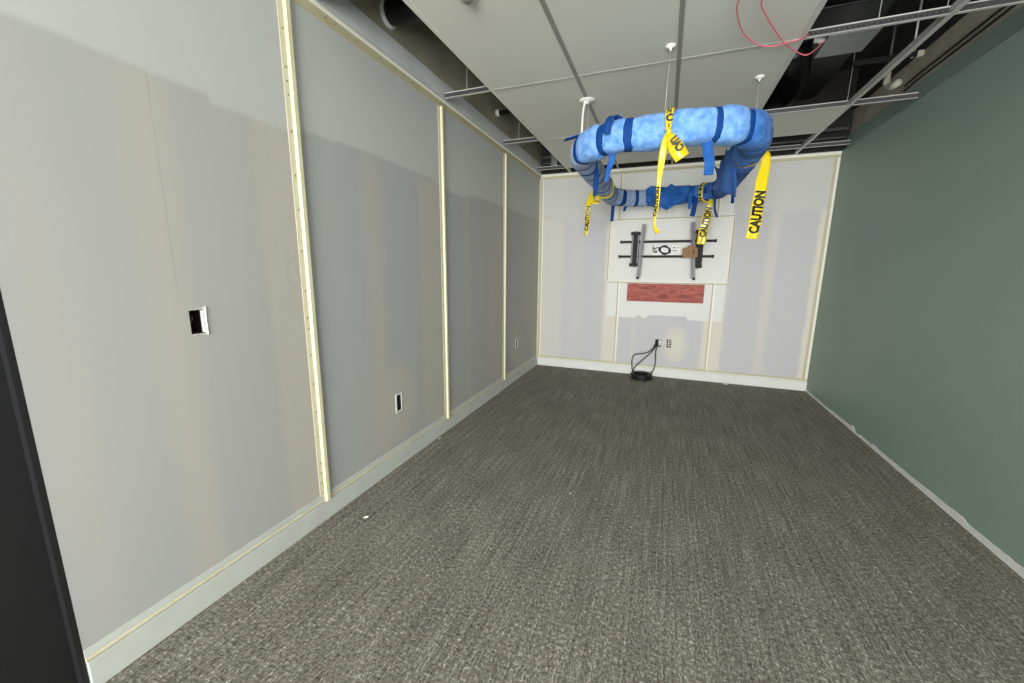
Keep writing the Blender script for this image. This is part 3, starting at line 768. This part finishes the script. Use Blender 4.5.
# left
t3, fr3, L3 = ctape((.92, 4.3, 2.2), 'narrow yellow caution tape hanging from the grey blue left side of the ring',
      [(1.015, 4.36, 2.245), (.965, 4.31, 2.222), (.93, 4.28, 2.12), (.922, 4.28, 2.0), (.925, 4.28, 1.90), (.912, 4.28, 1.79)], lambda t_: .035+.02*math.sin(t_*math.pi), ((1, .6, 0), (.8, -.4, 0)), 'CAUTION', .055, .05, 1.0)
ribbon('bow_loop', [(.985, 4.32, 2.22), (.965, 4.30, 2.16), (.985, 4.29, 2.125), (1.03, 4.29, 2.13), (1.02, 4.31, 2.19)], .045, MT['yellow'], t3, wdir=(.4, .5, .7))
tie(t3, .68, .008, MT['yellow'], 1.16)
# far side
t4, fr4, L4 = ctape((2.11, 4.82, 2.1), 'yellow caution tape hanging from the far side of the ring in front of the mount',
      [(2.128, 4.83, 2.20), (2.122, 4.80, 2.14), (2.105, 4.80, 2.03), (2.085, 4.80, 1.90), (2.075, 4.80, 1.80), (2.07, 4.80, 1.715)], lambda t_: .035+.055*min(1, t_*2.2), ((1, 0, 0), (1, .1, 0)), 'CAUTION', .088, .075, .78)
tie(t4, .428, .0085, MT['yellow'], 1.14); dashes(t4, .428, .0055, 1.155, math.pi*.55, math.pi*1.5, 8)

# ------------------------------------------------------------------ wall mount for a screen on the back wall
mt = thing('screen_wall_mount', (1.71, D-.02, 1.48), 'black and steel screen mount fixed to the white panel on the back wall', 'wall mount')
for z, x0, x1 in ((1.800, 1.150, 2.286), (1.611, 1.137, 2.272)):
    r = MB().box(x0, x1, D-.045, D-.025, z-.015, z+.015, bev=.002).build('rail', MT['black'], mt)
    for x in (x0, x1): MB().box(x-.009, x+.009, D-.05, D-.001, z-.019, z+.019, bev=.003).build('end_cap', MT['black'], r)
def arm(top, bot, bx0, bx1, z0, z1, left):
    (xt, yt, zt), (xb, yb, zb) = top, bot
    # upright channel
    for dx, w, mat, nm in ((0, .030, 'silver', 'upright'), (.028 if left else -.03, .008, 'silver', 'flange')):
        V = []
        for (x, y, z) in (top, bot):
            x += dx; V += [(x-w/2, y-.014, z), (x+w/2, y-.014, z), (x+w/2, y+.014, z), (x-w/2, y+.014, z)]
        MB().add(V, [(0, 1, 2, 3), (4, 5, 6, 7), (0, 1, 5, 4), (1, 2, 6, 5), (2, 3, 7, 6), (3, 0, 4, 7)]).build(nm, MT[mat], mt)
    MB().box(xb-.017, xb+.017, yb-.018, yb+.018, zb-.016, zb+.012, bev=.004).build('foot_cap', MT['black'], mt)
    br = MB()
    if left:
        for a, w in ((bx0, .022), (bx0+.045, .020), (bx1-.022, .016)): br.box(a, a+w, D-.105, D-.02, z0+.02, z1-.03, bev=.002)
    else: br.box(bx0, bx1, D-.10, D-.02, z0+.02, z1-.03, bev=.004).box(bx0+.01, bx1-.012, D-.112, D-.10, z0+.08, z0+.19, bev=.003).box(bx0+.02, bx1-.03, D-.112, D-.10, z1-.2, z1-.08, bev=.003)
    b_ = br.build('bracket', MT['silver'] if left else MT['black'], mt)
    if left: MB().box(bx0+.024, bx0+.066, D-.112, D-.03, z0, z1, bev=.002).build('tension_bar', MT['black'], mt)
    for za, zb_ in ((z1-.04, z1), (z0, z0+.04)):
        MB().box(bx0-.014, bx1+.004, D-.11, D-.02, za, zb_, bev=.004).build('clamp', MT['black'], mt)
        MB().lathe(((bx0+bx1)/2, D-.075, zb_ if zb_ == z1 else za-.012), [(.009, 0), (.009, .012)], 8).build('bolt', MT['galv'], mt)
arm((1.430, 5.44, 2.012), (1.396, 5.45, 1.335), 1.292, 1.388, 1.482, 1.922, True)
arm((2.012, 5.44, 2.02), (2.070, 5.45, 1.335), 2.062, 2.146, 1.468, 1.930, False)
# instruction sheet, black ring of cable on it, cardboard tag on the right upright
sh = thing('instruction_sheet', (1.73, D-.03, 1.65), 'white printed sheet resting between the two black rails', 'paper')
MB().box(1.548, 1.910, D-.024, D-.022, 1.628, 1.752).build('sheet', MT['paper'], sh)
pr = MB().box(1.555, 1.57, D-.0255, D-.0235, 1.66, 1.745)
for (x0, x1, z0, z1) in ((1.56, 1.60, 1.70, 1.725), (1.575, 1.615, 1.655, 1.69), (1.60, 1.63, 1.715, 1.735), (1.77, 1.774, 1.635, 1.75), (1.80, 1.83, 1.715, 1.730), (1.80, 1.86, 1.688, 1.694), (1.80, 1.85, 1.675, 1.681), (1.85, 1.88, 1.718, 1.724), (1.89, 1.893, 1.64, 1.745)):
    pr.box(x0, x1, D-.0255, D-.0235, z0, z1)
pr.build('print', MT['ink'], sh)
mbx = MB(); rr = random.Random(5)
for k in range(4):
    a0 = k*.7
    mbx.tube([(1.703+(.062+.006*k-.009)*math.cos(a)*.98+.012*math.sin(a), D-.037-.006*(k % 2)+.002*math.sin(a*2+k), 1.692+(.050-.004*k)*math.sin(a)-.018*math.cos(a)) for a in [2*math.pi*i/36+a0 for i in range(36)]], .0085, 8, True)
tag(mbx.build('cable_ring', MT['rubber'], None, True), 'small black ring of coiled cable in front of the white sheet', 'cable')
tg = thing('cardboard_tag', (2.0, 5.41, 1.59), 'brown cardboard box flap hung on the right upright of the mount', 'cardboard')
MB().box(1.915, 2.085, 5.385, 5.42, 1.592, 1.712, bev=.003, M=Matrix.Translation((2, 5.4, 1.65)) @ Matrix.Rotation(math.radians(-2), 4, 'Y') @ Matrix.Translation((-2, -5.4, -1.65))).build('panel', MT['card'], tg)
MB().box(1.965, 2.06, 5.392, 5.40, 1.708, 1.735, bev=.002).build('flap', MT['card'], tg)
MB().box(1.95, 2.01, 5.3842, 5.386, 1.655, 1.659).box(2.03, 2.045, 5.3842, 5.386, 1.63, 1.69).box(1.96, 2.05, 5.3842, 5.386, 1.632, 1.635).build('print', MT['brownink'], tg)

# red-stained backing board
tag(MB().box(1.265, 2.213, D-.014, D-.0005, 1.02, 1.258, bev=.002).build('backing_board', MT['wood']), 'long red-stained plywood board set on the back wall below the mount', 'board')

# ------------------------------------------------------------------ wall boxes
def ebox(name, label, axis, u0, u1, v0, v1, ring_w=.0, ring_mat='white', depth=.06, pr_=.003, cat='electrical box', group='electrical boxes in the walls'):
    mk = (lambda u, v, w: (-w, u, v)) if axis == 'X' else (lambda u, v, w: (u, D+w, v))
    t_ = thing(name, mk((u0+u1)/2, v0, .0), label, cat, group)
    e = .0005; u0 += e; u1 -= e; v0 += e; v1 -= e
    def bx(m_, a0, a1, b0, b1, w0, w1, bev=0):
        p, q = mk(a0, b0, w0), mk(a1, b1, w1)
        return m_.box(min(p[0], q[0]), max(p[0], q[0]), min(p[1], q[1]), max(p[1], q[1]), min(p[2], q[2]), max(p[2], q[2]), bev=bev)
    m_ = MB(); k = .003
    bx(m_, u0, u1, v0, v1, depth-k, depth); bx(m_, u0, u0+k, v0, v1, .001, depth); bx(m_, u1-k, u1, v0, v1, .001, depth)
    bx(m_, u0, u1, v0, v0+k, .001, depth); bx(m_, u0, u1, v1-k, v1, .001, depth)
    m_.build('box', MT['dark'], t_)
    if ring_w:
        r = MB(); a = ring_w
        bx(r, u0-a, u0+.001, v0-a, v1+a, -pr_, .002, .0005); bx(r, u1-.001, u1+a*.3, v0-a, v1+a, -pr_, .002, .0005)
        bx(r, u0, u1, v0-a*.5, v0+.001, -pr_, .002, .0005); bx(r, u0, u1, v1-.001, v1+a*.5, -pr_, .002, .0005)
        r.build('mud_ring', MT[ring_mat], t_)
    return t_, bx
# rough cut-out with a torn paper edge
t_, bx = ebox('wall_cutout', 'rough square hole cut in the near left wall, torn white edge', 'X', .966, 1.022, 1.165, 1.262, cat='wall opening', depth=.1)
V = []; F = []; rr = random.Random(2)
u0, u1, v0, v1 = .966, 1.022, 1.165, 1.262
loop = [(u0+(u1-u0)*i/6, v0) for i in range(6)]+[(u1, v0+(v1-v0)*i/10) for i in range(10)]+[(u1-(u1-u0)*i/6, v1) for i in range(6)]+[(u0, v1-(v1-v0)*i/10) for i in range(10)]
for (u, v) in loop:
    wide = .012 if u > u1-.004 else (.001 if u < u0+.004 else .004); j = rr.uniform(.6, 1.3)
    cu, cv = (u0+u1)/2, (v0+v1)/2; du = 1 if u > u1-.004 else (-1 if u < u0+.004 else 0); dv = 1 if v > v1-.004 else (-1 if v < v0+.004 else 0)
    V += [(.001, u-du*wide*.2, v-dv*.001), (.0045, u+du*wide*.3*j, v+dv*wide*.5*j), (.0005, u+du*wide*.6*j, v+dv*wide*.9*j)]
k = len(loop)
for i in range(k):
    a, b_ = i*3, ((i+1) % k)*3
    if loop[i][0] < u0+.004 and loop[(i+1) % k][0] < u0+.004: continue
    F += [(a, a+1, b_+1, b_), (a+1, a+2, b_+2, b_+1)]
MB().add(V, F).build('torn_edge', MT['torn'], t_)
# gypsum core seen on the far side of the cut
MB().box(-.016, -.0005, 1.015, 1.0215, 1.166, 1.261).build('gypsum_edge', MT['torn'], t_)
MB().tube(smooth([(-.09, .985, 1.18), (-.05, .99, 1.2), (-.045, 1.0, 1.23), (-.09, .995, 1.25)]), .004, 6).build('wire', MT['brownink'], t_, True)
t_, bx = ebox('outlet_box', 'open outlet box with white ring low on the left wall, second panel', 'X', 2.200, 2.254, .415, .535, .012)
m_ = MB(); bx(m_, 2.222, 2.232, .43, .52, .03, .04); m_.build('device_yoke', MT['galv'], t_)
t_, bx = ebox('outlet_box', 'small open outlet box low on the left wall near the back corner', 'X', 4.636, 4.694, .440, .532, .012)
m_ = MB(); bx(m_, 4.642, 4.65, .45, .52, .045, .055); m_.build('device_yoke', MT['galv'], t_)
t_, bx = ebox('data_box', 'data box on the back wall with white connectors and black cables coming out', 'Y', 1.672, 1.752, .415, .515, .004, 'galv')
m_ = MB(); bx(m_, 1.715, 1.748, .43, .505, .005, .04, .006); m_.build('connector', MT['white'], t_)
MB().lathe((1.735, D-.012, .47), [(.024, 0), (.024, .02)], 16, 'Y').build('cable_sleeve', MT['white'], t_, True)
t_, bx = ebox('receptacle_box', 'black outlet box with a pale receptacle beside the data box on the back wall', 'Y', 1.822, 1.874, .415, .520, .003, 'black')
m_ = MB()
for z in (.435, .468, .500): bx(m_, 1.842, 1.872, z-.005, z+.007, .006, .02, .001)
bx(m_, 1.835, 1.845, .43, .507, .008, .02, .001); m_.build('receptacle', MT['white'], t_)

# black cables: coil on the carpet and the leads up to the data box
cc = thing('cable_coil', (1.535, 5.38, 0), 'black cable coiled on the carpet with leads running up to the data box', 'cable')
mbx = MB(); rr = random.Random(9)
for lay in range(4):
    for k in range(3):
        R_ = .088+.017*k+rr.uniform(-.004, .004); ox, oy = rr.uniform(-.005, .005), rr.uniform(-.005, .005); ph = rr.random()*6
        mbx.tube([(1.535+ox+R_*1.08*math.cos(a), 5.37+oy+R_*math.sin(a), .0095+.0165*lay+.002*math.sin(a*2+ph)) for a in [2*math.pi*i/40 for i in range(40)]], .0085, 8, True)
mbx.build('coil', MT['rubber'], cc, True)
leads = [[(1.70, D+.02, .47), (1.695, 5.50, .468), (1.62, 5.49, .36), (1.52, 5.49, .315), (1.43, 5.49, .295), (1.395, 5.49, .235), (1.40, 5.46, .12), (1.425, 5.40, .055), (1.45, 5.31, .045)],
         [(1.705, D+.02, .46), (1.70, 5.49, .455), (1.63, 5.48, .34), (1.52, 5.47, .22), (1.44, 5.46, .13), (1.42, 5.43, .07), (1.43, 5.36, .05)],
         [(1.715, D+.02, .455), (1.71, 5.50, .445), (1.69, 5.49, .36), (1.695, 5.485, .22), (1.69, 5.475, .15), (1.665, 5.455, .08), (1.62, 5.42, .06)]]
for l in leads: MB().tube(smooth(l), .0065, 8).build('lead', MT['rubber'], cc, True)
MB().tube([(1.700, 5.515, .472), (1.690, 5.49, .455), (1.672, 5.485, .425)], .019, 12).build('cable_tie', MT['rubber'], cc, True)

# ------------------------------------------------------------------ scraps on the carpet
def scrap(x, y, sz, ang, label, nm='paper_scrap', mat='paper', cat='scrap', z=0.003):
    V = []; rr_ = random.Random(int(x*1000)); k = 7
    for i in range(k):
        a = 2*math.pi*i/k; r = sz*rr_.uniform(.6, 1.15)
        px, py = r*math.cos(a), r*.4*math.sin(a)
        V.append((x+px*math.cos(ang)-py*math.sin(ang), y+px*math.sin(ang)+py*math.cos(ang), z+.35*sz*rr_.random()))
    V.append((x, y, z+.45*sz)); V.append((x, y, .0005))
    F = [(i, (i+1) % k, k) for i in range(k)]+[(i, (i+1) % k, k+1) for i in range(k)]
    return tag(MB().add(V, F).build(nm, MT[mat]), label, cat, 'white scraps on the carpet')
scrap(.215, 1.61, .022, .6, 'thin white scrap on the carpet beside the left baseboard, nearest one')
scrap(.040, 2.70, .022, 1.4, 'white scrap against the left baseboard beside the second vertical track', mat='torn')
scrap(.035, 3.98, .02, 1.5, 'white scrap against the left baseboard beside the third vertical track', mat='torn')
scrap(2.557, 5.48, .042, .2, 'pale crumb on the carpet by the back baseboard, right half', nm='plaster_crumb', mat='torn', cat='crumb')
scrap(1.259, 2.297, .010, .3, 'tiny white scrap alone on the open carpet', mat='paper')

# ------------------------------------------------------------------ light
def area(name, loc, rot, sx, sy, power, col):
    l = bpy.data.lights.new(name, 'AREA'); l.shape = 'RECTANGLE'; l.size = sx; l.size_y = sy; l.energy = power; l.color = col
    o = bpy.data.objects.new(name, l); COL.objects.link(o); o.location = loc; o.rotation_euler = rot; return o
area('window_daylight', (1.775, YF-.2, 1.4), (math.radians(90), 0, 0), 2.8, 2.4, 330, (1, .99, .96)).data.spread = math.radians(125)
area('side_window_daylight', (W+.3, -2.25, 1.4), (math.radians(90), 0, math.radians(90)), 3.0, 2.1, 55, (.97, .99, 1))
w = bpy.data.worlds.new('sky'); S.world = w; w.use_nodes = True
bg = w.node_tree.nodes['Background']; bg.inputs[0].default_value = (.80, .90, 1, 1); bg.inputs[1].default_value = 1.0

cam = bpy.data.cameras.new('camera'); co = bpy.data.objects.new('camera', cam); COL.objects.link(co)
co.location = (1.7278419, 0, 1.4318089); co.rotation_euler = (1.3875491, -.0090635, .3683315)
cam.sensor_width = 36; cam.lens = 36*390.377/1024; cam.clip_start = .02
S.camera = co
S.view_settings.view_transform = 'Standard'; S.view_settings.look = 'None'
S.view_settings.gamma = 1; S.view_settings.use_curve_mapping = False
S.view_settings.exposure = .0
S.cycles.use_denoising = True
S.cycles.max_bounces = 10; S.cycles.diffuse_bounces = 6
